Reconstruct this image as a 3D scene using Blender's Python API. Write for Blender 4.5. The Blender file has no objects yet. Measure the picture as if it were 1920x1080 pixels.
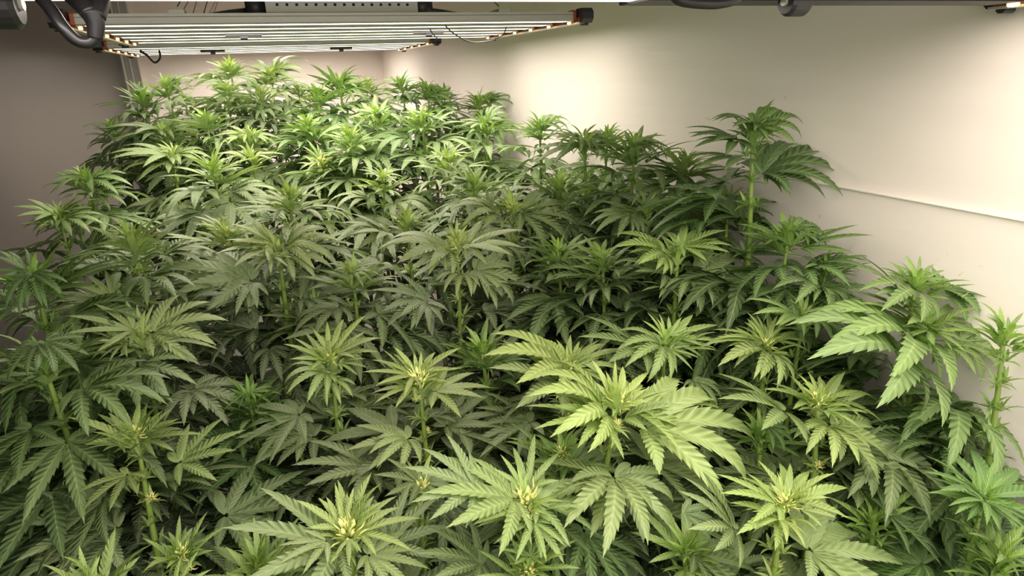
import bpy, math, random
from mathutils import Vector, Matrix

# ---------------------------------------------------------------- camera, world, exposure
S = bpy.context.scene
cam_d = bpy.data.cameras.new('camera')
cam = bpy.data.objects.new('camera', cam_d)
S.collection.objects.link(cam)
cam_d.sensor_width = 36.0
cam_d.lens = 36.0 * 1210 / 1920
cam_d.clip_start = 0.01
cam.matrix_world = Matrix((
    (0.9349250857, 0.1427187944, -0.3248791003, 0),
    (-0.3532277555, 0.2869975514, -0.8904283004, 0),
    (-0.0338413472, 0.9472400705, 0.3187334497, 0),
    (0, 0, 0, 1)))
S.camera = cam
S.view_settings.view_transform = 'Standard'
S.view_settings.look = 'None'
S.view_settings.gamma = 1
S.view_settings.use_curve_mapping = False
S.view_settings.exposure = EXPOSURE = 1.36
LED_POWER = 2.4                                       # radiance of the visible diodes; the bars' light is in grow_light()
BAR_WATTS = 1.0
w = bpy.data.worlds.new('world'); S.world = w; w.use_nodes = True
w.node_tree.nodes['Background'].inputs[0].default_value = (1.0, 0.95, 0.86, 1)
w.node_tree.nodes['Background'].inputs[1].default_value = 0.95     # soft light from the open side of the room

XL, XR, YB, YF, ZF, ZC = -0.83, 0.93, 5.3, -1.1, -1.0, 0.75
R = random.Random(7)
PI = math.pi
rad = math.radians

# ---------------------------------------------------------------- materials
def new_mat(name):
    m = bpy.data.materials.new(name); m.use_nodes = True
    nt = m.node_tree
    return m, nt, nt.nodes['Principled BSDF'], nt.nodes['Material Output']
def plain(name, col, rough=.5, metal=0., bump=0., bscale=40, stretch=None, var=0.):
    m, nt, p, out = new_mat(name)
    p.inputs['Base Color'].default_value = (*col, 1)
    p.inputs['Roughness'].default_value = rough
    p.inputs['Metallic'].default_value = metal
    if bump or var:
        tc = nt.nodes.new('ShaderNodeTexCoord'); mp = nt.nodes.new('ShaderNodeMapping')
        nz = nt.nodes.new('ShaderNodeTexNoise')
        nt.links.new(tc.outputs['Object'], mp.inputs[0]); nt.links.new(mp.outputs[0], nz.inputs['Vector'])
        if stretch: mp.inputs['Scale'].default_value = stretch
        nz.inputs['Scale'].default_value = bscale; nz.inputs['Detail'].default_value = 4
        if bump:
            b = nt.nodes.new('ShaderNodeBump'); b.inputs['Strength'].default_value = bump
            b.inputs['Distance'].default_value = .01
            nt.links.new(nz.outputs[0], b.inputs['Height']); nt.links.new(b.outputs[0], p.inputs['Normal'])
        if var:
            mx = nt.nodes.new('ShaderNodeMix'); mx.data_type = 'RGBA'
            mx.inputs[6].default_value = (*[c*(1-var) for c in col], 1)
            mx.inputs[7].default_value = (*[min(1, c*(1+var)) for c in col], 1)
            nt.links.new(nz.outputs[0], mx.inputs[0]); nt.links.new(mx.outputs[2], p.inputs['Base Color'])
    return m
def emis(name, col, st):
    m, nt, p, out = new_mat(name)
    p.inputs['Base Color'].default_value = (.8, .8, .75, 1)
    p.inputs['Emission Color'].default_value = (*col, 1)
    p.inputs['Emission Strength'].default_value = st
    return m
def leaf_material(name, trans):
    m, nt, p, out = new_mat(name)
    N, L = nt.nodes.new, nt.links.new
    oi = N('ShaderNodeObjectInfo'); uv = N('ShaderNodeUVMap'); uv.uv_map = 'UVMap'
    sep = N('ShaderNodeSeparateXYZ'); L(uv.outputs[0], sep.inputs[0])
    def mth(op, a, b=None, clamp=False):
        n = N('ShaderNodeMath'); n.operation = op; n.use_clamp = clamp
        for i, v in enumerate((a, b)):
            if v is None: continue
            if isinstance(v, (int, float)): n.inputs[i].default_value = v
            else: L(v, n.inputs[i])
        return n.outputs[0]
    au = mth('ABSOLUTE', sep.outputs[0])
    v = sep.outputs[1]
    ph = mth('SUBTRACT', mth('MULTIPLY', v, 13.0), mth('MULTIPLY', au, 1.6))
    fr = mth('FRACT', ph)
    tri = mth('ABSOLUTE', mth('SUBTRACT', fr, .5))            # 0.5 on the vein, 0 between
    vein = mth('MULTIPLY', mth('SUBTRACT', tri, .38), 6.0, True)
    mid = mth('SUBTRACT', 1.0, mth('MULTIPLY', au, 9.0), True)
    nz = N('ShaderNodeTexNoise'); nz.inputs['Scale'].default_value = 3.0; L(uv.outputs[0], nz.inputs['Vector'])
    tip = mth('MULTIPLY', mth('SUBTRACT', v, .7, True), .5)
    hl = mth('ADD', mth('MULTIPLY', vein, .16), mth('MULTIPLY', mid, .55), True)
    mx = N('ShaderNodeMix'); mx.data_type = 'RGBA'; L(hl, mx.inputs[0])
    hs = N('ShaderNodeHueSaturation')
    L(oi.outputs['Color'], hs.inputs['Color'])
    L(mth('ADD', .80, mth('MULTIPLY', nz.outputs[0], .4)), hs.inputs['Value'])
    L(mth('ADD', .492, mth('MULTIPLY', oi.outputs['Random'], .016)), hs.inputs['Hue'])
    L(hs.outputs[0], mx.inputs[6]); mx.inputs[7].default_value = (.46, .55, .20, 1)
    L(mx.outputs[2], p.inputs['Base Color'])
    p.inputs['Roughness'].default_value = .44
    p.inputs['Specular IOR Level'].default_value = .55
    bp = N('ShaderNodeBump'); bp.inputs['Strength'].default_value = .22; bp.inputs['Distance'].default_value = .05
    L(mth('SUBTRACT', .5, tri), bp.inputs['Height']); L(bp.outputs[0], p.inputs['Normal'])
    tr = N('ShaderNodeBsdfTranslucent')
    ts = N('ShaderNodeHueSaturation'); ts.inputs['Saturation'].default_value = 1.25; ts.inputs['Value'].default_value = 1.5
    L(mx.outputs[2], ts.inputs['Color']); L(ts.outputs[0], tr.inputs[0])
    ms = N('ShaderNodeMixShader'); ms.inputs[0].default_value = trans
    L(p.outputs[0], ms.inputs[1]); L(tr.outputs[0], ms.inputs[2]); L(ms.outputs[0], out.inputs[0])
    return m

M = dict(
    wall=plain('white_wall_film', (.89, .83, .765), .38, 0, .10, 2.2, (1, 1, 16), .03),
    back=plain('white_back_wall', (.89, .82, .75), .45, 0, .07, 3.0, (1, 1, 12), .02),
    grey=plain('grey_steel_wall', (.036, .035, .030), .34, .35, .04, 3, (1, 1, 1), .10),
    floor=plain('beige_floor_liner', (.27, .24, .205), .5, 0, .1, 8, None, .08),
    ceil=plain('ceiling', (.75, .71, .65), .6, 0, .02, 5),
    seam=plain('white_seam_bead', (.95, .92, .85), .3),
    alu=plain('brushed_aluminium', (.42, .41, .36), .45, .3, .04, 30, (.1, 1, 1)),
    alu_dark=plain('grey_anodised_aluminium', (.33, .33, .29), .45, .5),
    copper=plain('red_brown_connector', (.30, .075, .03), .4, .2),
    black=plain('black_plastic', (.018, .018, .022), .4),
    rubber=plain('black_cable_rubber', (.009, .009, .011), .38),
    trim=plain('grey_steel_trim', (.34, .32, .28), .35, .5),
    trim_pale=plain('pale_steel_edge', (.62, .6, .54), .3, .4),  # paler steel for ridges, rail flanges and wheel brackets
    hole=plain('dark_hole', (.02, .02, .02), .8),
    led=emis('warm_white_leds', (1.0, .885, .785), LED_POWER),
    led_near=emis('warm_white_leds_dimmed', (1.0, .885, .785), LED_POWER),
    led_amber=emis('amber_led', (1.0, .62, .25), LED_POWER * .5),
    leaf=leaf_material('leaf_tissue', .22),
    stem=plain('green_stem', (.20, .30, .055), .5, 0, .1, 60, (1, 1, .2), .25),
    petiole=plain('pale_green_petiole', (.34, .42, .13), .5),
    petiole_red=plain('reddish_petiole', (.42, .27, .14), .5),
    pistil=plain('cream_yellow_pistils', (.80, .80, .30), .5),
)

# ---------------------------------------------------------------- mesh helpers
class MB:
    def __init__(s): s.v = []; s.f = []; s.uv = []; s.mi = []
    def add(s, vs, fs, uvs=None, mi=0):
        b = len(s.v); s.v += [tuple(x) for x in vs]
        for f in fs:
            s.f.append([b + i for i in f]); s.mi.append(mi)
            s.uv += [uvs[i] if uvs else (0, 0) for i in f]
    def box(s, c, d, mi=0, bev=0.0):
        x, y, z = c; a, b, e = d[0]/2, d[1]/2, d[2]/2
        if bev <= 0:
            vs = [(x+i*a, y+j*b, z+k*e) for i in (-1, 1) for j in (-1, 1) for k in (-1, 1)]
            s.add(vs, [(0, 1, 3, 2), (4, 6, 7, 5), (0, 4, 5, 1), (2, 3, 7, 6), (0, 2, 6, 4), (1, 5, 7, 3)], None, mi)
        else:                                         # octagonal section along x
            r = bev
            sec = [(-b+r, -e), (b-r, -e), (b, -e+r), (b, e-r), (b-r, e), (-b+r, e), (-b, e-r), (-b, -e+r)]
            vs = [(x-a, y+p, z+q) for p, q in sec] + [(x+a, y+p, z+q) for p, q in sec]
            fs = [(i, (i+1) % 8, 8+(i+1) % 8, 8+i) for i in range(8)] + [tuple(range(7, -1, -1)), tuple(range(8, 16))]
            s.add(vs, fs, None, mi)
    def tube(s, pts, rad, n=6, mi=0):
        pts = [Vector(p) for p in pts]
        rads = rad if isinstance(rad, (list, tuple)) else [rad]*len(pts)
        vs = []; prev = None
        for i, p in enumerate(pts):
            t = (pts[min(i+1, len(pts)-1)] - pts[max(i-1, 0)]).normalized()
            if prev is None:
                u = t.orthogonal().normalized()
            else:
                u = (prev - t*prev.dot(t)).normalized()
            prev = u; w_ = t.cross(u)
            for k in range(n):
                a = 2*PI*k/n
                vs.append(p + (u*math.cos(a) + w_*math.sin(a))*rads[i])
        fs = [(i*n+k, i*n+(k+1) % n, (i+1)*n+(k+1) % n, (i+1)*n+k) for i in range(len(pts)-1) for k in range(n)]
        fs += [tuple(range(n-1, -1, -1)), tuple(range(len(vs)-n, len(vs)))]
        s.add(vs, fs, None, mi)
    def mesh(s, name, mats, smooth=True):
        me = bpy.data.meshes.new(name); me.from_pydata(s.v, [], s.f)
        uvl = me.uv_layers.new(name='UVMap')
        for i, u in enumerate(s.uv): uvl.data[i].uv = u
        for m in (mats if isinstance(mats, (list, tuple)) else [mats]): me.materials.append(m)
        for p, mi in zip(me.polygons, s.mi):
            p.material_index = mi; p.use_smooth = smooth
        me.update(); return me
COL = S.collection.objects
def link(name, me, parent=None, mw=None):
    o = bpy.data.objects.new(name, me); COL.link(o)
    if parent is not None: o.parent = parent
    if mw is not None: o.matrix_local = mw
    return o
def tag(o, label=None, cat=None, group=None, kind=None):
    for k, v_ in (('label', label), ('category', cat), ('group', group), ('kind', kind)):
        if v_: o[k] = v_
    return o
def empty(name, loc):
    o = bpy.data.objects.new(name, None); COL.link(o); o.location = loc; o.empty_display_size = .05
    return o
def struct(name, mb, mat, smooth=False):
    return tag(link(name, mb.mesh(name, mat, smooth)), kind='structure')
def curve_pts(ctrl, n=24):
    P = [Vector(p) for p in ctrl]; P = [P[0]*2-P[1]] + P + [P[-1]*2-P[-2]]
    out = []
    seg = len(P)-3
    for i in range(n+1):
        u = i/n*seg; k = min(int(u), seg-1); t = u-k
        a, b, c, d = P[k:k+4]
        out.append(.5*((2*b) + (c-a)*t + (2*a-5*b+4*c-d)*t*t + (3*b-a-3*c+d)*t**3))
    return out

# ---------------------------------------------------------------- room
T = .05
m = MB(); m.box(((XL+XR)/2, (YB+YF)/2, ZF-T/2), (XR-XL+2*T, YB-YF+2*T, T)); struct('floor', m, M['floor'])
m = MB(); m.box(((XL+XR)/2, (YB+YF)/2, ZC+T/2), (XR-XL+2*T, YB-YF+2*T, T)); struct('ceiling', m, M['ceil'])
m = MB(); m.box(((XL+XR)/2, YB+T/2, (ZF+ZC)/2), (XR-XL+2*T, T, ZC-ZF)); struct('wall_back', m, M['back'])
m = MB(); m.box((XL-T/2, (YB+YF)/2, (ZF+ZC)/2), (T, YB-YF, ZC-ZF)); struct('wall_left', m, M['grey'])
# right wall: two panels, the lower one standing a few mm proud below the seam
ZS = -.2105
m = MB(); m.box((XR+T/2, (YB+YF)/2, (ZS+ZC)/2), (T, YB-YF, ZC-ZS)); wr = struct('wall_right', m, M['wall'])
m = MB(); m.box((XR+T/2-.003, (YB+YF)/2, (ZF+ZS)/2), (T, YB-YF, ZS-ZF)); link('panel', m.mesh('panel', M['wall'], False), wr)
m = MB(); m.box((XR-.005, (YB+YF)/2, ZS), (.006, YB-YF-.1, .0022)); struct('trim_1', m, M['seam'])
# grey corner profile between steel wall and back wall
m = MB()
m.box((XL+.045, YB-.012, (ZF+ZC)/2), (.09, .024, ZC-ZF))
t2 = struct('trim_2', m, M['trim'])
for x0, ww, dd, mm in ((XL+.004, .012, .05, 'trim_pale'), (XL+.026, .012, .038, 'trim'), (XL+.046, .006, .034, 'trim_pale'), (XL+.094, .006, .03, 'trim_pale')):
    m = MB(); m.box((x0, YB-dd/2, (ZF+ZC)/2), (ww, dd, ZC-ZF)); link('ridge', m.mesh('ridge', M[mm], False), t2)

# ---------------------------------------------------------------- grow lights
def grow_light(x0, x1, y0, y1, z, nbar, label, driver=True, led='led', watts=1.0):
    """z = underside of the bars; bars run along x, side rails along y"""
    root = empty('grow_light', ((x0+x1)/2, (y0+y1)/2, z))
    tag(root, label, 'grow light', 'LED grow lights hung over the plants')
    cx, cy = (x0+x1)/2, (y0+y1)/2; L = x1-x0
    bar = MB(); bar.box((0, 0, .009), (L, .036, .018), 0, .003)
    for k in (-1, 1): bar.box((0, k*.0145, .020), (L, .004, .006))
    bar_me = bar.mesh('led_bar', M['alu'], False)
    strip = MB()
    for dy in (-.008, .008): strip.add([(-L/2+.015, dy-.004, -.0006), (L/2-.015, dy-.004, -.0006), (L/2-.015, dy+.004, -.0006), (-L/2+.015, dy+.004, -.0006)], [(0, 3, 2, 1)])
    strip_me = strip.mesh('led_strip', M[led], False)
    cap = MB(); cap.box((0, 0, .0125), (.008, .038, .029), 0, .004)
    cap_me = cap.mesh('end_cap', M['copper'], False)
    dot = MB(); dot.box((0, 0, -.004), (.006, .012, .006), 0, .002)
    dot_me = dot.mesh('end_led', M['led_amber'], False)
    for i in range(nbar):
        y = y0 + .018 + (y1-y0-.036)*i/(nbar-1) - cy
        b = link('led_bar', bar_me, root, Matrix.Translation((0, y, 0)))
        link('led_strip', strip_me, b)
        la = bpy.data.lights.new('lamp', 'AREA'); la.shape = 'RECTANGLE'; la.size = L-.03; la.size_y = .024
        la.energy = BAR_WATTS*watts; la.color = (1.0, .885, .785); la.spread = rad(174)
        lo = bpy.data.objects.new('lamp', la); COL.link(lo); lo.parent = b; lo.location = (0, 0, -.004)
        for k in (-1, 1):
            link('end_cap', cap_me, b, Matrix.Translation((k*(L/2+.004), 0, 0)))
            link('end_led', dot_me, b, Matrix.Translation((k*(L/2-.004), 0, 0)))
    rail = MB(); rail.box((0, 0, .004), (.012, y1-y0+.03, .012)); rail.box((0, 0, -.0035), (.016, y1-y0+.04, .003), 1)
    rail_me = rail.mesh('side_rail', [M['copper'], M['trim_pale']], False)
    cc = MB(); cc.box((0, 0, 0), (.03, .05, .036), 0, .010); cc.box((0, 0, -.02), (.02, .012, .008), 0, .003)
    cc_me = cc.mesh('corner_cap', M['black'], False)
    for k in (-1, 1):
        link('side_rail', rail_me, root, Matrix.Translation((k*(L/2+.014), 0, -.002)))
        for j, yy in enumerate((y0-cy-.01, y1-cy+.01)):
            link('corner_cap', cc_me, root, Matrix.Translation((k*(L/2+.026), yy, .012)))
    # brackets under the bars in the middle
    br = MB(); br.box((0, 0, 0), (.09, .012, .008), 0, .002); br.box((0, 0, -.008), (.018, .012, .010), 0, .003)
    br_me = br.mesh('bracket', M['black'], False)
    for k in (-.22, .22):
        link('bracket', br_me, root, Matrix.Translation((k*L, y0-cy+(y1-y0)*.42, -.004)))
    if driver:
        dz = .025
        d = MB(); d.box((0, 0, dz+.021), (.36, .17, .042), 0, .006)
        for k in range(6): d.box((0, -.07+k*.028, dz+.046), (.34, .004, .010))
        db = link('driver_box', d.mesh('driver_box', M['alu_dark'], False), root, Matrix.Translation((-.01, y0-cy+.16, 0)))
        h = MB()
        for k in range(15): h.box((-.154+k*.022, -.0856, dz+.022), (.006, .003, .006), 0, .002)
        link('vent_holes', h.mesh('vent_holes', M['hole'], False), db)
        for k in (-1, 1):
            e = MB(); e.box((0, 0, dz+.019), (.045, .12, .034), 0, .006); e.tube([(0, 0, dz+.014), (k*.06, 0, dz+.010), (k*.11, 0, dz+.006)], [.012, .009, .005], 8)
            link('driver_end', e.mesh('driver_end', M['black'], True), db, Matrix.Translation((k*.202, 0, 0)))
        cr = MB(); cr.box((0, 0, .026), (.03, y1-y0, .008)); cr_me = cr.mesh('cross_rail', M['alu_dark'], False)
        for k in (-.33, .33): link('cross_rail', cr_me, root, Matrix.Translation((k*L, 0, 0)))
    # suspension wires to the ceiling
    for k in (-.33, .33):
        wr_ = MB()
        for yy in (y0-cy+.04, y1-cy-.04): wr_.tube([(k*L, yy, .04), (k*L*.6, 0, .30), (k*L*.6, 0, ZC-z-.002)], .0014, 6)
        link('suspension_wire', wr_.mesh('suspension_wire', M['black'], True), root)
        jn = MB(); jn.tube([(0, 0, .27), (0, 0, .30), (0, 0, .325)], [.004, .012, .006], 8)
        link('wire_gripper', jn.mesh('wire_gripper', M['black'], True), root, Matrix.Translation((k*L*.6, 0, 0)))
    return root
g1 = grow_light(-.17, .885, -.12, .605, .0605, 6, 'near grow light whose rear LED bar and black rail run along the top edge', True, 'led_near', .68)
g2 = grow_light(-.33, .80, 1.65, 2.36, .118, 6, 'grow light with broad grey front bar, perforated driver box and black corner caps', True, 'led', .88)
g3 = grow_light(-.46, .67, 2.70, 3.32, .118, 5, 'low grow light hung next to the far white wall, behind the other two', False, 'led', .6)
g4 = grow_light(-.46, .67, 4.15, 4.85, .205, 5, 'farthest grow light, hung close to the back wall behind all the others', False, 'led', 1.8)
# black rail and hanging hook on the rear edge of the near light
m = MB(); m.box((.27, .27, -.0014), (.52, .050, .0022)); m.box((.27, .297, .006), (.52, .004, .016))
link('rear_rail', m.mesh('rear_rail', M['black'], False), g1, Matrix.Translation((-.02, .072, -.0008)))


def cable(label, ctrl, rad, n=28, cat='cable', name='power_cable', mat='rubber'):
    mb = MB(); mb.tube(curve_pts(ctrl, n), rad, 10)
    return tag(link(name, mb.mesh(name, M[mat])), label, cat)
sp = empty('cable_splitter', (-0.089, 0.5, 0.038))
tag(sp, 'thick black Y-shaped cable splitter hanging at the top left corner', 'cable', 'black cables under the grow lights')
def sub(name, ctrl, rads):
    o = sp.location
    mb = MB(); P_ = [p_ - o for p_ in curve_pts(ctrl, 14)]
    rr = [rads[0] + (rads[1]-rads[0])*i/14 for i in range(15)]
    mb.tube(P_, rr, 12); return link(name, mb.mesh(name, M['rubber']), sp)
sub('connector', [(-0.091, 0.500, 0.028), (-0.089, 0.500, 0.037), (-0.090, 0.500, 0.044)], (.0042, .0066))
sub('branch', [(-0.090, 0.500, 0.042), (-0.095, 0.505, 0.049), (-0.101, 0.510, 0.056)], (.0058, .0062))
sub('branch', [(-0.088, 0.500, 0.041), (-0.085, 0.505, 0.049), (-0.083, 0.510, 0.058)], (.0056, .0050))
sub('lead', [(-0.090, 0.500, 0.030), (-0.094, 0.500, 0.026), (-0.101, 0.500, 0.027), (-0.107, 0.500, 0.035), (-0.112, 0.505, 0.045), (-0.119, 0.510, 0.056)], (.0034, .0040))
for lab_, ct_, r_ in (
    ('short black cable looping below the far light at its left end', [(-0.359, 2.660, 0.109), (-0.339, 2.660, 0.093), (-0.320, 2.660, 0.070), (-0.301, 2.660, 0.085), (-0.301, 2.680, 0.108)], .0042),
    ('thin black cable sagging under the middle light beside its right end', [(0.466, 1.700, 0.114), (0.492, 1.720, 0.097), (0.543, 1.750, 0.077), (0.612, 1.800, 0.080), (0.673, 1.850, 0.097), (0.708, 1.900, 0.128)], .0016),
    ('short loose wire end under the middle light', [(0.438, 1.750, 0.110), (0.446, 1.750, 0.097), (0.458, 1.750, 0.085)], .0016),
    ('thick black cable bulging below the rear edge of the near light', [(0.347, 0.520, 0.058), (0.356, 0.520, 0.053), (0.377, 0.520, 0.051), (0.394, 0.520, 0.051), (0.411, 0.520, 0.054), (0.420, 0.520, 0.060)], .0050)):
    c_ = cable(lab_, ct_, r_); c_['group'] = 'black cables under the grow lights'
def hook(label, c, r_, w_):
    root = empty('hanging_hook', c); tag(root, label, 'hook', 'round black hangers of the near light')
    m = MB(); n = 20
    vs = [(x, math.cos(2*PI*k/n)*rr_, math.sin(2*PI*k/n)*rr_) for x, rr_ in ((-w_, r_*.8), (-w_*.7, r_), (w_*.7, r_), (w_, r_*.8)) for k in range(n)]
    m.add(vs, [(j*n+k, j*n+(k+1)%n, (j+1)*n+(k+1)%n, (j+1)*n+k) for j in range(3) for k in range(n)] + [tuple(range(n-1,-1,-1)), tuple(range(3*n, 4*n))])
    link('roller', m.mesh('roller', M['black'], False), root)
    b_ = MB(); b_.box((0, 0, r_*.9), (w_*1.3, .006, r_*2.2), 0, .001); b_.tube([(-w_*1.25, 0, 0), (w_*1.25, 0, 0)], r_*.28, 10)
    link('axle_bracket', b_.mesh('axle_bracket', M['trim_pale'], False), root)
hook('round black hanger wheel below the rear rail of the near light', (0.491, 0.53, 0.053), .013, .012)
hook('black hanger wheel with steel rim at the top left edge of the picture', (-0.152, 0.56, 0.054), .016, .010)


# ---------------------------------------------------------------- leaves
def leaflet(mb, L, W, ang, e0, bend, fold, n=11, z0=0., rnd=None, teeth=1.0):
    ca, sa = math.cos(ang), math.sin(ang)
    steps = 2*n+1
    x = 0.; z = z0; pts = []
    for i in range(steps+1):
        t = i/steps
        e = e0 - bend*t**1.2
        pts.append((x, z, e)); x += math.cos(e)*L/steps; z += math.sin(e)*L/steps
    def prof(t):
        return W*(max(0, t)**.75)*(max(0., 1-t)**1.05)*2.35
    def P(t, y, lift):
        i = min(steps-1, max(0, int(t*steps))); fr = t*steps-i
        x0, z0_, e = pts[i]; x1_, z1_, _ = pts[i+1]
        px = x0+(x1_-x0)*fr; pz = z0_+(z1_-z0_)*fr
        px -= math.sin(e)*lift; pz += math.cos(e)*lift
        return (px*ca - y*sa, px*sa + y*ca, pz)
    stem_t = .04
    mids = []; vs = []; uv = []; fs = []
    def av(t, y, lift, u):
        vs.append(P(t, y, lift)); uv.append((u, t)); return len(vs)-1
    for i in range(n+1):
        mids.append(av(stem_t+(1-stem_t)*i/n, 0, 0, 0))
    for sd in (1, -1):
        prev_in = av(stem_t, sd*W*.10, 0, .1*sd)
        for i in range(n):
            t1 = stem_t+(1-stem_t)*(i+1)/n
            tt = stem_t+(1-stem_t)*(i+.98)/n
            w1 = prof(tt)*(1.06 if teeth else 1.0)
            wi = prof(t1)*(1-.17*teeth)
            if i == n-1:
                fs.append((mids[i], prev_in, mids[i+1]) if sd < 0 else (mids[i], mids[i+1], prev_in)); break
            a = av(min(.995, tt+.016), sd*w1, w1*fold-.015*W, sd)        # tooth point
            b = av(t1-.008, sd*wi, wi*fold+.02*W, .8*sd)   # notch
            q1, q2 = (mids[i], prev_in, a, b, mids[i+1]), None
            quad = [(mids[i], prev_in, a), (mids[i], a, b), (mids[i], b, mids[i+1])]
            for q in quad: fs.append(q if sd < 0 else q[::-1])
            prev_in = b
    mb.add(vs, fs, uv)

def align_unit(mb, tip):
    """turn the leaf so that hub -> tip of the middle leaflet is +x and 1 long"""
    t = Vector(tip); a = math.atan2(t.z, math.hypot(t.x, t.y)); L = t.length
    R_ = Matrix.Rotation(a, 3, 'Y')
    mb.v = [tuple((R_ @ Vector(v))/L) for v in mb.v]

def make_leaf(name, nl, width, e0, bend, fold, seed, spread=1.0, n=11, teeth=1.0):
    r = random.Random(seed); mb = MB()
    fan = {3: [(0, 1), (38, .68), (-38, .68)],
           5: [(0, 1), (33, .88), (-33, .88), (74, .52), (-74, .52)],
           7: [(0, 1), (30, .93), (-30, .93), (62, .74), (-62, .74), (104, .40), (-104, .40)],
           9: [(0, 1), (27, .95), (-27, .95), (54, .82), (-54, .82), (86, .58), (-86, .58), (124, .28), (-124, .28)]}[nl]
    for i, (a, l) in enumerate(fan):
        a = math.radians(a*spread + r.uniform(-4, 4)*(a != 0))
        b = bend*r.uniform(.75, 1.3) if i else bend
        s0 = len(mb.v)
        leaflet(mb, l*(r.uniform(.93, 1.06) if i else 1), width*(.55+.45*l), a, e0+(r.uniform(-.12, .12) if i else 0), b, fold*r.uniform(.7, 1.3), n, .002*i, r, teeth)
        if i == 0: tip = mb.v[s0+n]
    align_unit(mb, tip)
    return mb.mesh(name, M['leaf'])
LEAF = {
    'flat': [make_leaf('fan_leaf', 7, 0.130, rad(8), rad(30), .30, 1), make_leaf('fan_leaf', 7, 0.124, rad(10), rad(42), .22, 2),
             make_leaf('fan_leaf', 5, 0.141, rad(5), rad(30), .28, 3), make_leaf('fan_leaf', 9, 0.118, rad(8), rad(34), .25, 13, .95)],
    'droop': [make_leaf('fan_leaf', 7, 0.132, rad(20), rad(75), .30, 4, .92), make_leaf('fan_leaf', 7, 0.124, rad(24), rad(92), .34, 5, .85),
              make_leaf('fan_leaf', 5, 0.144, rad(15), rad(70), .34, 6, .9)],
    'top': [make_leaf('fan_leaf', 5, 0.104, rad(12), rad(31), .40, 7, .82, 10, .8), make_leaf('fan_leaf', 3, 0.112, rad(12), rad(26), .42, 8, .9, 10, .8),
            make_leaf('fan_leaf', 5, 0.095, rad(18), rad(40), .38, 9, .9, 10, .8), make_leaf('fan_leaf', 7, 0.089, rad(10), rad(26), .36, 10, 1.0, 10, .8)],
    'young': [make_leaf('fan_leaf', 3, 0.102, rad(20), rad(60), .55, 11, .6, 7, .6), make_leaf('fan_leaf', 3, 0.090, rad(15), rad(40), .6, 12, .5, 7, .6)],
}
def tip_mesh(seed, flower):
    r = random.Random(seed); mb = MB()
    for i in range(13):
        a = i*2.4; k = i/13
        sub = MB(); leaflet(sub, r.uniform(.45, .75)*(.6+.6*k), .085, 0, rad(84-48*k), rad(15+45*k), .6, 5, 0, r, .4)
        Rz = Matrix.Rotation(a, 3, 'Z')
        mb.add([(Rz @ Vector(v)) + Vector((0, 0, -.12*k)) for v in sub.v], sub.f,
               None); mb.uv[-sum(len(f) for f in sub.f):] = sub.uv
    return mb.mesh('growing_tip', M['leaf'])
def pistil_mesh(seed, n=34, up=.5):
    r = random.Random(seed); mb = MB()
    for i in range(n):
        a = r.uniform(0, 2*PI); e = r.uniform(-.2, 1.4); L = r.uniform(.35, .75)
        d = Vector((math.cos(a)*math.cos(e), math.sin(a)*math.cos(e), math.sin(e)))
        s0 = d*.10; p1 = s0 + d*L*.5; side = Vector((-math.sin(a), math.cos(a), r.uniform(-.5, .8)))*.18
        p2 = s0 + d*L*.85 + side*r.uniform(-1, 1)
        mb.tube([s0, p1, p2], [.035, .028, .010], 4)
    for i in range(9):                                                     # swollen calyxes
        a = i*2.4; zz = -.15+.06*i
        p = Vector((math.cos(a)*.10, math.sin(a)*.10, zz))
        mb.tube([p, p+Vector((math.cos(a)*.08, math.sin(a)*.08, .12)), p+Vector((math.cos(a)*.11, math.sin(a)*.11, .24))], [.05, .075, .012], 5)
    return mb.mesh('flower_cluster', M['pistil'])
def shoot_mesh(seed):
    r = random.Random(seed); mb = MB()
    for i in range(8):
        a = i*2.4; k = i/8
        sub = MB(); leaflet(sub, r.uniform(.6, 1.0), .10, 0, rad(70-45*k), rad(35+35*k), .5, 6, 0, r, .6)
        Rz = Matrix.Rotation(a, 3, 'Z')
        mb.add([(Rz @ Vector(v)) for v in sub.v], sub.f, None); mb.uv[-sum(len(f) for f in sub.f):] = sub.uv
    return mb.mesh('side_shoot', M['leaf'])
TIPS = [tip_mesh(i, 0) for i in range(4)]
PIST = [pistil_mesh(i) for i in range(3)]
SHOOT = [shoot_mesh(20+i) for i in range(4)]
def pet_mesh(mat):
    mb = MB(); mb.tube(curve_pts([(0, 0, 0), (.35, 0, .06), (.7, 0, .06), (1, 0, 0)], 6), [.022, .017, .015, .014, .014, .014, .012], 5)
    return mb.mesh('petiole', mat)
PET = [pet_mesh(M['petiole']), pet_mesh(M['petiole_red'])]

def frame(origin, d, up, sx, roll=0.):
    """matrix with local x along d scaled by |sx|; local z towards up"""
    x = d.normalized(); z = up - x*up.dot(x)
    if z.length < .05: z = Vector((0, -1, 0)) - x*(-x.y)
    z.normalize(); y = z.cross(x)
    m3 = Matrix((x, y, z)).transposed()
    if roll: m3 = m3 @ Matrix.Rotation(roll, 3, 'X')
    return Matrix.Translation(origin) @ m3.to_4x4() @ Matrix.Scale(sx, 4)

# colours of the tissue: fresh growth is yellow green, old leaves dull green
YOUNG = Vector((.44, .56, .16)); MID = Vector((.29, .365, .175)); OLD = Vector((.135, .175, .10))
def leaf_col(k, hue_shade, r):
    """k: 0 = youngest growth at the apex, 1 = old fan leaf"""
    c = YOUNG.lerp(MID, min(1, k*2)) if k < .5 else MID.lerp(OLD, (k-.5)*2)
    c = c*r.uniform(.88, 1.12)*(1.06-.30*hue_shade)  # shade painted into greener plants; negative values paint dim plants lighter
    c = Vector((c.x*(1-.35*max(0, hue_shade)), c.y*(1-.02*max(0, hue_shade)), c.z*(1-.42*max(hue_shade, -.6))))
    return (c.x, c.y, c.z, 1)

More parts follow.
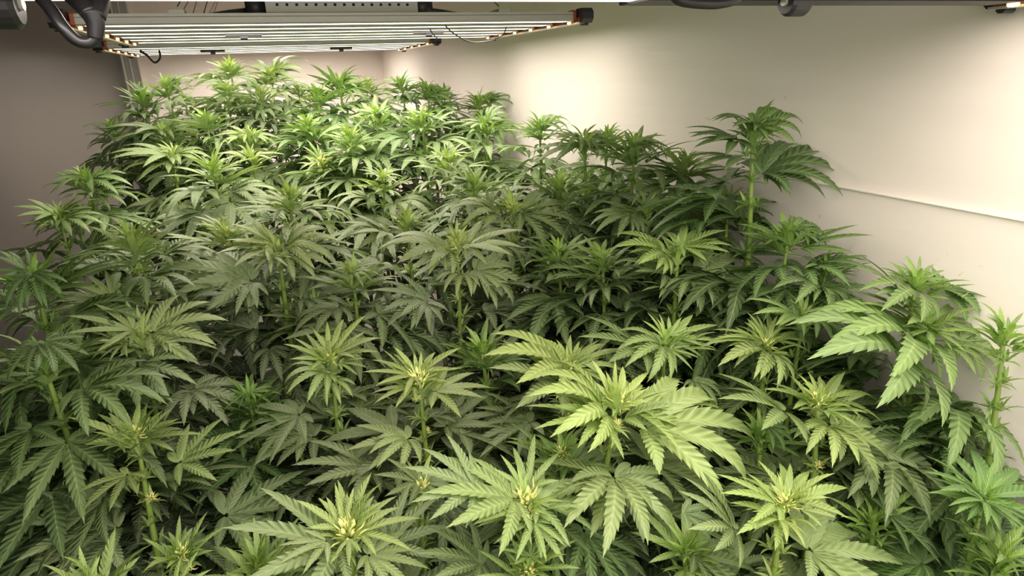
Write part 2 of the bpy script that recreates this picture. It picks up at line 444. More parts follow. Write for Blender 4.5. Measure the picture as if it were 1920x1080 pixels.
def put_leaf(root, base, hub, d, L, fam, k, hue_shade, r, up=None, with_pet=True, roll=0.):
    """all in the plant's local coordinates; base = node on the stem"""
    me = r.choice(LEAF[fam])
    up = up or Vector((0, 0, 1))
    lf = link('fan_leaf', me, root, frame(hub, d, up, L, roll))
    lf.color = leaf_col(k, hue_shade, r)
    pv = hub - base
    if with_pet and pv.length > .008:
        pm = frame(base, pv, Vector((0, 0, 1)), 1)
        p = bpy.data.objects.new('petiole', PET[1 if (k > .55 and r.random() < .35) else 0]); COL.link(p)
        p.parent = lf
        thick = .075 + .05*min(1, L/.14)
        mm = pm @ Matrix.Diagonal((pv.length, thick*1.0, thick*1.0, 1))
        p.matrix_local = lf.matrix_local.inverted() @ mm
    return lf

def plant(rec):
    label, tip, s, kind, dens, hue_shade, heroes = rec
    tip = Vector(tip); seed = int(abs(tip.x*1e4)+abs(tip.y*7e4)) % 99991
    r = random.Random(seed)
    base = Vector((tip.x + r.uniform(-.03, .03), tip.y + r.uniform(-.03, .03), ZF))
    base.x = min(max(base.x, XL+.06), XR-.06)
    root = empty('cannabis_plant', base)
    tag(root, label, 'plant', 'plants of the grow room')
    T_ = tip - base                                    # local tip
    H = T_.z
    bow = Vector((r.uniform(-.012, .012), r.uniform(-.012, .012), 0))
    def on_stem(z):
        f = max(0, min(1, z/H)); return Vector((T_.x*f, T_.y*f, z)) + bow*math.sin(PI*f)
    mb = MB(); K = 9
    mb.tube([on_stem(H*i/K-(.012 if i == K else 0)) for i in range(K+1)], [.0075*s*(1-.62*(i/K)**2) for i in range(K+1)], 7)
    link('stem', mb.mesh('stem', M['stem']), root)
    # growing tip
    gt = link('growing_tip', TIPS[r.randrange(4)], root, Matrix.Translation(T_+Vector((0, 0, -.022*s))) @ Matrix.Rotation(r.uniform(0, 6), 4, 'Z') @ Matrix.Scale(.060*s, 4))
    gt.color = leaf_col(0, hue_shade, r)
    if kind != 'veg':
        sc = {'bud': .034, 'flower': .052}[kind]*s
        link('flower_cluster', PIST[r.randrange(3)], root, Matrix.Translation(T_+Vector((0, 0, -.020*s))) @ Matrix.Rotation(r.uniform(0, 6), 4, 'Z') @ Matrix.Scale(sc, 4))
    az = r.uniform(0, 6.28); GA = 2.3999
    def ring(n, dz, L, el, pet, fam, k, keep_off=None):
        nonlocal az
        for i in range(n):
            az += GA + r.uniform(-.25, .25)
            z = H - (dz + .010*i)*s; b = on_stem(z)
            pl = pet*s*r.uniform(.8, 1.25)
            a_ = az
            for _try in range(7):                      # turn the leaf along the wall where it would touch it
                hd = Vector((math.cos(a_), math.sin(a_), 0)); rr_ = pl*.85 + L*s*1.1
                q = base + b + hd*rr_
                if q.x < XR-.015 and q.x > XL+.015 and q.y < YB-.03 and not (keep_off and hd.dot(keep_off) > .35): break
                a_ = az + (_try//2+1)*.75*(1 if _try % 2 else -1)
            hub = b + hd*pl*.85 + Vector((0, 0, pl*.5))
            LL = L*s*r.uniform(.85, 1.15); e = rad(el + r.uniform(-14, 14))
            d = hd*math.cos(e) + Vector((0, 0, math.sin(e)))
            if keep_off and hd.dot(keep_off) > .35: continue
            # keep clear of the walls
            tw = base + hub + d*LL
            if tw.x > XR-.02 or tw.x < XL+.02 or tw.y > YB-.03: continue
            put_leaf(root, b, hub, d, LL, fam, k, hue_shade, r, roll=r.uniform(-.3, .3))
    hero = len(heroes) >= 6 or (len(heroes) > 0 and tip.y < .8)
    ring(3, .016, .050, 58, .004, 'young', .05)
    ring(3 if hero else 4, .024, .070, 40, .008, 'young', .15)
    if not hero:
        ring(4, .038, .100, 26, .016, 'top', .28)
        ring(2 if heroes else 4, .062, .122, 12, .030, 'top', .42)
        ring(2 if heroes else 3, .105, .135, -6, .050, 'droop', .55)
    else:
        ring(2, .036, .085, 28, .014, 'top', .28)
    lev = .20 if hero and tip.y < .8 else .145
    tocam = Vector((-tip.x, -tip.y, 0)).normalized()
    nlev = dens + 2
    for j in range(nlev):
        ring(3 if hero or j > 2 else 4, lev, .150, -14 if j % 2 else -24, .068, 'droop' if j % 2 else 'flat', min(1, .62+.09*j), tocam if hero and j < 2 else None)
        lev += .055
    # side shoots at the nodes
    zz = .055; j = 0
    while zz < .16+.05*nlev:
        a = j*PI/2*1.1 + az; hd = Vector((math.cos(a), math.sin(a), 0)); b = on_stem(H-zz*s)
        for sg in (1, -1):
            so = link('side_shoot', SHOOT[r.randrange(4)], root, Matrix.Translation(b + hd*sg*.008*s) @ Matrix.Rotation(r.uniform(0, 6), 4, 'Z') @ Matrix.Rotation(.3, 4, 'X') @ Matrix.Scale((.030+.05*min(zz, .25))*s, 4))
            so.color = leaf_col(.2 if zz < .2 else .5, hue_shade, r)
        if kind != 'veg' and j % 2 == 0 and zz < .22:
            link('flower_cluster', PIST[r.randrange(3)], root, Matrix.Translation(b + hd*.012*s + Vector((0, 0, .008))) @ Matrix.Scale(.020*s, 4))
        zz += .042; j += 1
    for hx in heroes:
        hub = Vector(hx[0:3]) - base; tp = Vector(hx[3:6]) - base
        k = hx[6]; fam = hx[7]
        d = tp-hub; L = d.length
        hd = math.hypot(hub.x-T_.x*hub.z/H, hub.y-T_.y*hub.z/H)
        zb = min(H-.012, hub.z - .45*hd - .004)
        b = on_stem(zb)
        up = Vector((0, -.25, 1)) if fam != 'droop' else Vector((0, -.45, 1))
        put_leaf(root, b, hub, d, L, fam, k, hue_shade, r, up=up, roll=r.uniform(-.12, .12))
    return root

PLANTS = [
    ('plant with fuzzy green bud and thick bent stem at the lower left corner', (-0.2269, 0.9306, -0.45), 0.85, 'bud', 5, 0.15, [(-0.237, 0.9531, -0.4772, -0.2594, 1.0031, -0.4361, 0.15, 'top'), (-0.2287, 0.9531, -0.4766, -0.2004, 1.0031, -0.4682, 0.2, 'top'), (-0.2385, 0.9351, -0.4752, -0.3056, 0.9451, -0.4257, 0.2, 'top'), (-0.2198, 0.9306, -0.4748, -0.1423, 0.9306, -0.4854, 0.25, 'top'), (-0.2434, 0.9081, -0.511, -0.2931, 0.8581, -0.5235, 0.35, 'flat'), (-0.1844, 0.9396, -0.5273, -0.0901, 0.9596, -0.5061, 0.35, 'flat'), (-0.2945, 0.9306, -0.5913, -0.4056, 0.9306, -0.5608, 0.62, 'flat'), (-0.1397, 0.9351, -0.6314, 0.001, 0.9451, -0.6612, 0.6, 'flat'), (-0.2462, 0.9171, -0.4689, -0.2786, 0.8871, -0.4496, 0.25, 'top')]),
    ('flower-topped plant with the largest star of cream pistils at the bottom edge', (0.025, 0.6647, -0.5), 0.85, 'flower', 5, 0.1, [(0.0287, 0.6827, -0.5145, 0.0661, 0.7227, -0.4747, 0.2, 'top'), (0.0224, 0.6782, -0.5092, 0.0199, 0.7082, -0.468, 0.2, 'top'), (0.036, 0.6782, -0.5174, 0.0928, 0.7082, -0.5086, 0.22, 'top'), (0.0165, 0.6737, -0.5078, -0.0265, 0.6937, -0.469, 0.25, 'top'), (0.0369, 0.6647, -0.5153, 0.1151, 0.6647, -0.5182, 0.25, 'top'), (0.0109, 0.6647, -0.5259, -0.1053, 0.6647, -0.4624, 0.6, 'flat'), (0.0252, 0.6467, -0.5053, 0.0194, 0.6067, -0.5118, 0.3, 'top'), (0.044, 0.6557, -0.5431, 0.114, 0.6357, -0.5716, 0.4, 'flat'), (0.0698, 0.6827, -0.5581, 0.1484, 0.7227, -0.5364, 0.68, 'flat'), (-0.0, 0.6512, -0.5042, -0.0518, 0.6212, -0.494, 0.5, 'top')]),
    ('plant with small yellow-green centre and one tall upright leaflet, beside the tallest front stem', (0.2358, 0.625, -0.49), 0.85, 'flower', 5, 0.2, [(0.2481, 0.6475, -0.5008, 0.2796, 0.6975, -0.4569, 0.3, 'top'), (0.2379, 0.643, -0.4948, 0.225, 0.683, -0.4668, 0.3, 'top'), (0.2216, 0.625, -0.4959, 0.1103, 0.625, -0.4535, 0.35, 'flat'), (0.2232, 0.6115, -0.5, 0.1546, 0.5815, -0.4793, 0.3, 'top'), (0.246, 0.625, -0.5047, 0.335, 0.625, -0.5434, 0.4, 'flat'), (0.1747, 0.634, -0.4708, 0.0953, 0.654, -0.4327, 0.55, 'flat'), (0.2385, 0.6025, -0.5175, 0.2538, 0.5525, -0.5435, 0.35, 'flat'), (0.2365, 0.6025, -0.5153, 0.1937, 0.5525, -0.5211, 0.35, 'top'), (0.1731, 0.625, -0.5752, 0.0932, 0.625, -0.532, 0.6, 'flat'), (0.1766, 0.6385, -0.5909, 0.1397, 0.6685, -0.539, 0.65, 'flat')]),
    ('tall pale yellow-green plant with long bare green stem and wide drooping collar leaf', (0.3923, 0.6754, -0.41), 1.0, 'bud', 5, 0.1, [(0.4056, 0.6934, -0.4355, 0.4759, 0.7334, -0.423, 0.12, 'top'), (0.3963, 0.6889, -0.4295, 0.3934, 0.7189, -0.4063, 0.12, 'top'), (0.408, 0.6844, -0.4381, 0.4986, 0.7044, -0.4454, 0.15, 'top'), (0.3662, 0.6709, -0.4337, 0.2535, 0.6609, -0.3801, 0.15, 'droop'), (0.3575, 0.6619, -0.4388, 0.2514, 0.6319, -0.4084, 0.2, 'top'), (0.4211, 0.6619, -0.4663, 0.595, 0.6319, -0.5226, 0.28, 'droop'), (0.361, 0.6304, -0.5071, 0.2918, 0.5304, -0.5303, 0.42, 'droop'), (0.3765, 0.6574, -0.5314, 0.2535, 0.6174, -0.5056, 0.45, 'flat'), (0.3703, 0.6439, -0.5193, 0.4173, 0.5739, -0.5691, 0.45, 'droop'), (0.4507, 0.6844, -0.5391, 0.5864, 0.7044, -0.58, 0.55, 'flat'), (0.3575, 0.6844, -0.4468, 0.3123, 0.7044, -0.3908, 0.2, 'droop'), (0.4094, 0.6754, -0.442, 0.565, 0.6754, -0.4761, 0.2, 'top')]),
    ('yellow-green topped plant in the bottom row between the tallest front stem and the right wall', (0.5231, 0.501, -0.49), 0.85, 'bud', 5, 0.15, [(0.5386, 0.519, -0.5145, 0.5282, 0.559, -0.48, 0.15, 'top'), (0.545, 0.519, -0.5124, 0.6183, 0.559, -0.523, 0.15, 'top'), (0.5085, 0.501, -0.5008, 0.4246, 0.501, -0.4614, 0.18, 'top'), (0.5421, 0.5055, -0.5101, 0.6406, 0.5155, -0.5258, 0.2, 'top'), (0.4971, 0.4875, -0.5066, 0.4135, 0.4575, -0.4818, 0.25, 'top'), (0.4563, 0.51, -0.5278, 0.388, 0.53, -0.4666, 0.5, 'flat'), (0.5596, 0.492, -0.5795, 0.7159, 0.472, -0.6413, 0.42, 'flat'), (0.5376, 0.492, -0.5109, 0.5768, 0.472, -0.5216, 0.25, 'top'), (0.5928, 0.519, -0.6095, 0.6789, 0.559, -0.5921, 0.55, 'flat'), (0.4924, 0.4785, -0.5023, 0.4558, 0.4285, -0.4851, 0.2, 'top')]),
    ('plant whose cream pistil cluster sits on a straight bare stem, centre of the second row', (0.1673, 0.8849, -0.43), 0.85, 'flower', 5, 0.05, [(0.1655, 0.8984, -0.4375, 0.1403, 0.9284, -0.3983, 0.12, 'top'), (0.1748, 0.8939, -0.4338, 0.2442, 0.9139, -0.4138, 0.12, 'top'), (0.1588, 0.8849, -0.4327, 0.0836, 0.8849, -0.4111, 0.15, 'top'), (0.1745, 0.8849, -0.4423, 0.2369, 0.8849, -0.4351, 0.15, 'top'), (0.1885, 0.8804, -0.4641, 0.2803, 0.8704, -0.4727, 0.3, 'flat'), (0.1378, 0.8624, -0.5258, 0.0808, 0.8124, -0.5291, 0.4, 'droop'), (0.1408, 0.8804, -0.5358, 0.0458, 0.8704, -0.5253, 0.45, 'flat'), (0.208, 0.9029, -0.5417, 0.3032, 0.9429, -0.5211, 0.62, 'flat'), (0.3398, 0.8894, -0.5541, 0.2562, 0.8994, -0.517, 0.6, 'flat'), (0.1549, 0.8714, -0.4435, 0.0904, 0.8414, -0.4435, 0.2, 'top'), (0.0798, 0.8849, -0.576, -0.0333, 0.8849, -0.5387, 0.65, 'flat')]),
    ('plant with spiky fresh top and one upright leaf, just behind the straight-stemmed flowering plant', (0.05, 1.0014, -0.42), 0.82, 'bud', 5, 0.15, [(0.0549, 1.0194, -0.4302, 0.1203, 1.0594, -0.3873, 0.15, 'top'), (0.0484, 1.0194, -0.4271, 0.0536, 1.0594, -0.3877, 0.15, 'top'), (0.0596, 1.0059, -0.4284, 0.1373, 1.0159, -0.4163, 0.2, 'top'), (0.0361, 1.0014, -0.4314, -0.02, 1.0014, -0.3929, 0.2, 'top'), (0.0366, 0.9834, -0.4473, -0.0249, 0.9434, -0.4524, 0.3, 'droop'), (0.0445, 0.9789, -0.461, 0.0515, 0.9289, -0.4806, 0.3, 'droop'), (-0.0091, 1.0014, -0.5549, -0.1131, 1.0014, -0.539, 0.58, 'flat'), (0.0597, 0.9924, -0.437, 0.1027, 0.9724, -0.4464, 0.25, 'top')]),
    ('upright plant with knobbly stem in the second row, drooping pale leaves on its right side', (0.6582, 0.5966, -0.43), 0.85, 'bud', 5, 0.2, [(0.6708, 0.6101, -0.4434, 0.6809, 0.6401, -0.4234, 0.15, 'top'), (0.6837, 0.6101, -0.4462, 0.7484, 0.6401, -0.4398, 0.15, 'top'), (0.6745, 0.5966, -0.4442, 0.7661, 0.5966, -0.4621, 0.2, 'top'), (0.6463, 0.6011, -0.4459, 0.5744, 0.6111, -0.4147, 0.2, 'top'), (0.6011, 0.5966, -0.448, 0.4894, 0.5966, -0.4031, 0.4, 'flat'), (0.6536, 0.5696, -0.4681, 0.6007, 0.5096, -0.4815, 0.3, 'droop'), (0.6666, 0.5786, -0.4745, 0.7414, 0.5386, -0.5327, 0.32, 'droop'), (0.711, 0.5741, -0.5151, 0.8312, 0.5241, -0.5844, 0.5, 'droop'), (0.7665, 0.5606, -0.5443, 0.6724, 0.4806, -0.5641, 0.72, 'droop'), (0.6641, 0.5831, -0.4532, 0.7052, 0.5531, -0.4513, 0.25, 'top')]),
    ('bright lime-topped plant directly behind the tallest front stem', (0.3858, 0.8187, -0.42), 0.85, 'bud', 5, 0.1, [(0.3855, 0.8277, -0.4264, 0.3236, 0.8477, -0.3897, 0.12, 'top'), (0.3986, 0.8322, -0.4282, 0.4274, 0.8622, -0.4163, 0.12, 'top'), (0.404, 0.8187, -0.4308, 0.4982, 0.8187, -0.4289, 0.18, 'top'), (0.3768, 0.8187, -0.4299, 0.2498, 0.8187, -0.39, 0.18, 'droop'), (0.3635, 0.8097, -0.4501, 0.2478, 0.7897, -0.3957, 0.5, 'flat'), (0.3905, 0.8097, -0.4332, 0.4625, 0.7897, -0.439, 0.2, 'top')]),
    ('mid-green spiky plant on a straight stem, third row right of centre', (0.5444, 0.7934, -0.4), 0.85, 'veg', 5, 0.35, [(0.5488, 0.8069, -0.4096, 0.5348, 0.8369, -0.3749, 0.22, 'top'), (0.5556, 0.8024, -0.4073, 0.5913, 0.8224, -0.3885, 0.22, 'top'), (0.5597, 0.7979, -0.4109, 0.6548, 0.8079, -0.4083, 0.28, 'top'), (0.5017, 0.7934, -0.4165, 0.3897, 0.7934, -0.3756, 0.45, 'flat'), (0.5537, 0.7844, -0.4136, 0.6198, 0.7644, -0.4271, 0.3, 'top'), (0.5264, 0.7799, -0.4112, 0.4436, 0.7499, -0.4177, 0.35, 'droop'), (0.583, 0.7709, -0.4784, 0.5931, 0.7209, -0.5077, 0.5, 'droop'), (0.5381, 0.7754, -0.4161, 0.5549, 0.7354, -0.4382, 0.3, 'top')]),
    ('yellow-green plant ringed by narrow leaves, behind the knobbly-stemmed second-row plant', (0.6778, 0.721, -0.4), 0.85, 'bud', 5, 0.2, [(0.6856, 0.7345, -0.4093, 0.6711, 0.7645, -0.3727, 0.15, 'top'), (0.6961, 0.7345, -0.4112, 0.7647, 0.7645, -0.4003, 0.18, 'top'), (0.6891, 0.721, -0.4092, 0.7757, 0.721, -0.4251, 0.2, 'top'), (0.666, 0.7075, -0.4172, 0.5516, 0.6775, -0.4061, 0.3, 'droop'), (0.658, 0.6985, -0.4164, 0.5908, 0.6485, -0.4211, 0.3, 'droop'), (0.6663, 0.703, -0.4198, 0.6699, 0.663, -0.4356, 0.3, 'droop'), (0.6688, 0.721, -0.4099, 0.5832, 0.721, -0.3854, 0.2, 'top')]),
    ('large plant beside the white wall with long pale arching leaves on both sides', (0.8518, 0.604, -0.36), 1.05, 'veg', 5, 0.45, [(0.8514, 0.6085, -0.3657, 0.7342, 0.6185, -0.3198, 0.28, 'top'), (0.8757, 0.613, -0.3673, 0.9675, 0.633, -0.3592, 0.28, 'top'), (0.8136, 0.595, -0.3787, 0.6331, 0.575, -0.3477, 0.35, 'droop'), (0.7905, 0.5905, -0.4013, 0.5912, 0.5605, -0.3536, 0.5, 'droop'), (0.8945, 0.5815, -0.3924, 0.9657, 0.5315, -0.4316, 0.42, 'droop'), (0.9262, 0.5995, -0.3984, 1.0669, 0.5895, -0.4273, 0.45, 'droop'), (0.8794, 0.5635, -0.491, 0.7583, 0.4735, -0.5075, 0.45, 'droop'), (0.8927, 0.568, -0.4982, 0.8936, 0.488, -0.5802, 0.48, 'droop'), (0.8315, 0.5815, -0.3646, 0.7714, 0.5315, -0.369, 0.3, 'top'), (0.8618, 0.577, -0.3929, 0.8462, 0.517, -0.4088, 0.4, 'droop')]),
    ('dark-edged plant touching the white wall, with one leaf pointing right along it', (0.8567, 0.6315, -0.3), 0.9, 'veg', 5, 0.6, [(0.8699, 0.6405, -0.3085, 0.8944, 0.6605, -0.2825, 0.3, 'top'), (0.8554, 0.636, -0.3068, 0.8366, 0.646, -0.2809, 0.3, 'top'), (0.8697, 0.6315, -0.31, 0.9132, 0.6315, -0.3014, 0.35, 'top'), (0.8369, 0.636, -0.3287, 0.7519, 0.646, -0.2789, 0.5, 'flat'), (0.9134, 0.6315, -0.3332, 1.0735, 0.6315, -0.3602, 0.55, 'droop'), (0.9074, 0.618, -0.3364, 0.9922, 0.588, -0.368, 0.55, 'droop'), (0.8387, 0.618, -0.3176, 0.7392, 0.588, -0.3236, 0.45, 'droop')]),
    ('green plant just below the end of the tall wall-side plant, beside the white wall', (0.8384, 0.7774, -0.32), 0.85, 'veg', 5, 0.6, [(0.843, 0.7864, -0.3277, 0.856, 0.8064, -0.3112, 0.3, 'top'), (0.8485, 0.7774, -0.326, 0.9291, 0.7774, -0.3182, 0.35, 'top'), (0.8328, 0.7819, -0.3278, 0.7663, 0.7919, -0.3004, 0.35, 'top'), (0.7985, 0.7504, -0.3459, 0.7686, 0.6904, -0.3574, 0.5, 'droop'), (0.798, 0.7549, -0.349, 0.7071, 0.7049, -0.3455, 0.5, 'droop'), (0.8247, 0.7639, -0.3557, 0.8648, 0.7339, -0.3757, 0.5, 'droop'), (0.8383, 0.7639, -0.3347, 0.8781, 0.7339, -0.3547, 0.4, 'top')]),
    ('fresh green plant squeezed between the wall-side plants and the third row', (0.753, 0.7301, -0.37), 0.85, 'veg', 5, 0.4, [(0.757, 0.7391, -0.3755, 0.7456, 0.7591, -0.3495, 0.28, 'top'), (0.7653, 0.7346, -0.3735, 0.8074, 0.7446, -0.37, 0.28, 'top'), (0.7348, 0.7301, -0.3759, 0.6514, 0.7301, -0.362, 0.35, 'flat'), (0.7682, 0.7256, -0.3799, 0.8415, 0.7156, -0.3887, 0.35, 'top'), (0.7324, 0.7166, -0.3752, 0.6633, 0.6866, -0.3673, 0.35, 'top'), (0.7559, 0.7076, -0.3805, 0.7703, 0.6576, -0.3993, 0.45, 'droop')]),
    ('pale green plant with a wide leaf collar drooping towards the viewer, left side second row', (-0.2319, 1.1226, -0.38), 0.95, 'veg', 5, -0.35, [(-0.2436, 1.1271, -0.3777, -0.3344, 1.1371, -0.3401, 0.2, 'top'), (-0.2515, 1.1136, -0.3897, -0.324, 1.0936, -0.3864, 0.25, 'top'), (-0.232, 1.1361, -0.3831, -0.2119, 1.1661, -0.3478, 0.2, 'top'), (-0.2183, 1.1271, -0.3869, -0.1015, 1.1371, -0.3889, 0.3, 'droop'), (-0.2066, 1.1136, -0.3961, -0.1214, 1.0936, -0.4203, 0.3, 'top'), (-0.2402, 1.0821, -0.4253, -0.2314, 0.9921, -0.4616, 0.45, 'droop'), (-0.2454, 1.0956, -0.4302, -0.3057, 1.0356, -0.44, 0.48, 'droop'), (-0.2412, 1.1001, -0.433, -0.157, 1.0501, -0.4581, 0.48, 'droop'), (-0.1724, 1.0866, -0.4846, -0.1807, 1.0066, -0.5042, 0.65, 'droop'), (-0.253, 1.1001, -0.3888, -0.268, 1.0501, -0.3968, 0.3, 'top'), (-0.1712, 1.1091, -0.4907, -0.0891, 1.0791, -0.5347, 0.68, 'droop')]),
    ('pale star-shaped plant directly behind the wide-collared plant at the left', (-0.2842, 1.2634, -0.36), 0.95, 'veg', 5, -0.35, [(-0.2938, 1.2679, -0.362, -0.3632, 1.2779, -0.3178, 0.25, 'flat'), (-0.2995, 1.2634, -0.3656, -0.3942, 1.2634, -0.3379, 0.28, 'flat'), (-0.2895, 1.2769, -0.3584, -0.3017, 1.3069, -0.3382, 0.25, 'top'), (-0.2777, 1.2634, -0.361, -0.1814, 1.2634, -0.3534, 0.3, 'top'), (-0.2781, 1.2679, -0.3675, -0.2321, 1.2779, -0.3574, 0.25, 'top'), (-0.2987, 1.2499, -0.3733, -0.3678, 1.2199, -0.3538, 0.3, 'top')]),
    ('big pale plant with dense umbrella of broad leaves and exposed thick stem, left of centre', (-0.006, 1.3132, -0.3), 1.05, 'veg', 6, -0.35, [(-0.0118, 1.3222, -0.3078, -0.0862, 1.3422, -0.2627, 0.22, 'flat'), (0.0014, 1.3222, -0.3062, 0.0888, 1.3422, -0.2936, 0.25, 'flat'), (0.0072, 1.3132, -0.3124, 0.1164, 1.3132, -0.3217, 0.25, 'droop'), (-0.0223, 1.3042, -0.3098, -0.1208, 1.2842, -0.3059, 0.3, 'flat'), (-0.0663, 1.3132, -0.3746, -0.2256, 1.3132, -0.3324, 0.42, 'droop'), (-0.0682, 1.2997, -0.3747, -0.1715, 1.2697, -0.385, 0.45, 'droop'), (-0.0637, 1.2862, -0.3714, -0.0971, 1.2262, -0.4109, 0.5, 'droop'), (0.0278, 1.3132, -0.425, 0.1951, 1.3132, -0.4035, 0.5, 'flat'), (0.0293, 1.2997, -0.4232, 0.1201, 1.2697, -0.4579, 0.5, 'droop'), (-0.0215, 1.2862, -0.3215, -0.0255, 1.2262, -0.3416, 0.25, 'top'), (0.0053, 1.2997, -0.323, 0.0894, 1.2697, -0.3592, 0.35, 'droop'), (-0.0272, 1.3267, -0.2983, -0.0497, 1.3567, -0.2644, 0.25, 'top'), (-0.0518, 1.2817, -0.5096, -0.0353, 1.2117, -0.555, 0.6, 'droop')]),
    ('plant with pointed top on a knobbly stem, exactly in the middle of the picture', (0.3293, 1.2106, -0.31), 0.95, 'bud', 6, -0.2, [(0.3292, 1.2196, -0.3175, 0.3398, 1.2396, -0.2757, 0.22, 'top'), (0.348, 1.2106, -0.331, 0.4755, 1.2106, -0.3129, 0.32, 'flat'), (0.3068, 1.2106, -0.3346, 0.1679, 1.2106, -0.3168, 0.35, 'droop'), (0.3259, 1.1836, -0.3798, 0.2961, 1.1236, -0.4043, 0.38, 'droop'), (0.3591, 1.2016, -0.3839, 0.4661, 1.1816, -0.4423, 0.4, 'droop'), (0.3607, 1.1881, -0.3782, 0.3978, 1.1381, -0.4215, 0.4, 'droop'), (0.2549, 1.1971, -0.4292, 0.1667, 1.1671, -0.4599, 0.55, 'droop'), (0.2559, 1.2106, -0.4303, 0.1446, 1.2106, -0.394, 0.6, 'flat'), (0.4184, 1.2106, -0.4775, 0.6106, 1.2106, -0.4989, 0.6, 'flat'), (0.4095, 1.1926, -0.4759, 0.5225, 1.1526, -0.5231, 0.6, 'droop'), (0.5089, 1.2106, -0.4314, 0.6597, 1.2106, -0.4725, 0.62, 'flat'), (0.294, 1.1971, -0.3405, 0.2224, 1.1671, -0.3551, 0.4, 'droop'), (0.2516, 1.1836, -0.4298, 0.2397, 1.1236, -0.4643, 0.6, 'droop')]),
    ('lime-green plant at right of centre with a large pale five-fingered leaf hanging below', (0.6693, 0.9517, -0.31), 0.95, 'veg', 6, 0.25, [(0.6712, 0.9607, -0.3154, 0.6627, 0.9807, -0.2888, 0.15, 'top'), (0.6761, 0.9517, -0.3109, 0.776, 0.9517, -0.2929, 0.2, 'flat'), (0.6395, 0.9517, -0.3191, 0.5363, 0.9517, -0.2961, 0.2, 'droop'), (0.6337, 0.9427, -0.321, 0.562, 0.9227, -0.3208, 0.2, 'droop'), (0.6787, 0.9427, -0.3249, 0.7695, 0.9227, -0.344, 0.25, 'top'), (0.6444, 0.9562, -0.3612, 0.5556, 0.9662, -0.3245, 0.6, 'flat'), (0.7022, 0.9472, -0.3741, 0.8697, 0.9372, -0.4205, 0.45, 'droop'), (0.6868, 0.9292, -0.3697, 0.7534, 0.8792, -0.4204, 0.45, 'droop'), (0.6735, 0.9202, -0.3682, 0.6425, 0.8502, -0.3905, 0.45, 'droop'), (0.633, 0.9292, -0.3769, 0.584, 0.8792, -0.3734, 0.4, 'top')]),
    ('bushy plant in front of the grey wall, nearest to it in the middle rows', (-0.4883, 1.8115, -0.28), 0.95, 'veg', 5, 0.4, [(-0.4961, 1.8115, -0.2856, -0.5764, 1.8115, -0.2619, 0.35, 'flat'), (-0.4907, 1.8205, -0.2814, -0.502, 1.8405, -0.2564, 0.3, 'top'), (-0.4834, 1.816, -0.2878, -0.3956, 1.826, -0.2619, 0.35, 'top'), (-0.4772, 1.8025, -0.299, -0.3891, 1.7825, -0.3245, 0.4, 'droop'), (-0.4407, 1.8115, -0.3811, -0.3124, 1.8115, -0.3558, 0.55, 'droop'), (-0.4382, 1.798, -0.3822, -0.3023, 1.768, -0.4268, 0.55, 'droop'), (-0.4382, 1.789, -0.38, -0.3806, 1.739, -0.4314, 0.55, 'droop'), (-0.5039, 1.8025, -0.296, -0.561, 1.7825, -0.3112, 0.45, 'flat')]),
    ('spiky pale plant behind and to the left of the middle pointed-top plant', (0.259, 1.3536, -0.29), 0.9, 'veg', 5, 0.15, [(0.2583, 1.3626, -0.294, 0.2796, 1.3826, -0.2588, 0.25, 'top'), (0.2503, 1.3536, -0.2972, 0.2127, 1.3536, -0.2735, 0.28, 'top'), (0.217, 1.3536, -0.3225, 0.1188, 1.3536, -0.3223, 0.4, 'droop'), (0.2141, 1.3536, -0.3175, 0.1176, 1.3536, -0.2858, 0.42, 'flat'), (0.2733, 1.3536, -0.2997, 0.3214, 1.3536, -0.2874, 0.3, 'top'), (0.2696, 1.3401, -0.3083, 0.3263, 1.3101, -0.3085, 0.3, 'top')]),
    ('tall plant with crowded pointed top and straight stem, behind the middle pointed-top plant', (0.484, 1.3068, -0.27), 0.95, 'bud', 6, 0.2, [(0.4847, 1.3158, -0.274, 0.4711, 1.3358, -0.2346, 0.28, 'top'), (0.4935, 1.3158, -0.2748, 0.5274, 1.3358, -0.2516, 0.28, 'top'), (0.4482, 1.3068, -0.2981, 0.3368, 1.3068, -0.278, 0.4, 'droop'), (0.5004, 1.3023, -0.2874, 0.5788, 1.2923, -0.3034, 0.35, 'top'), (0.4983, 1.2978, -0.2958, 0.6375, 1.2778, -0.3436, 0.45, 'droop'), (0.4717, 1.2843, -0.3737, 0.4821, 1.2343, -0.4127, 0.5, 'droop'), (0.4595, 1.2843, -0.3661, 0.416, 1.2343, -0.3951, 0.5, 'droop'), (0.5102, 1.2978, -0.321, 0.5716, 1.2778, -0.3481, 0.5, 'droop')]),
    ('fresh green plant under the tall wall-side plant, one leaf arching right over the wall', (0.8612, 1.0634, -0.26), 0.95, 'veg', 5, 0.3, [(0.8585, 1.0679, -0.2638, 0.8444, 1.0779, -0.2367, 0.22, 'top'), (0.8715, 1.0679, -0.2618, 0.9111, 1.0779, -0.2429, 0.22, 'top'), (0.9055, 1.0634, -0.3068, 1.1203, 1.0634, -0.3161, 0.4, 'flat'), (0.906, 1.0589, -0.3082, 1.0424, 1.0489, -0.3329, 0.42, 'droop'), (0.8948, 1.0454, -0.3076, 0.8817, 1.0054, -0.3253, 0.42, 'droop'), (0.8488, 1.0634, -0.2675, 0.7647, 1.0634, -0.2505, 0.35, 'top'), (0.8713, 1.0634, -0.2698, 0.9357, 1.0634, -0.2707, 0.25, 'top')]),
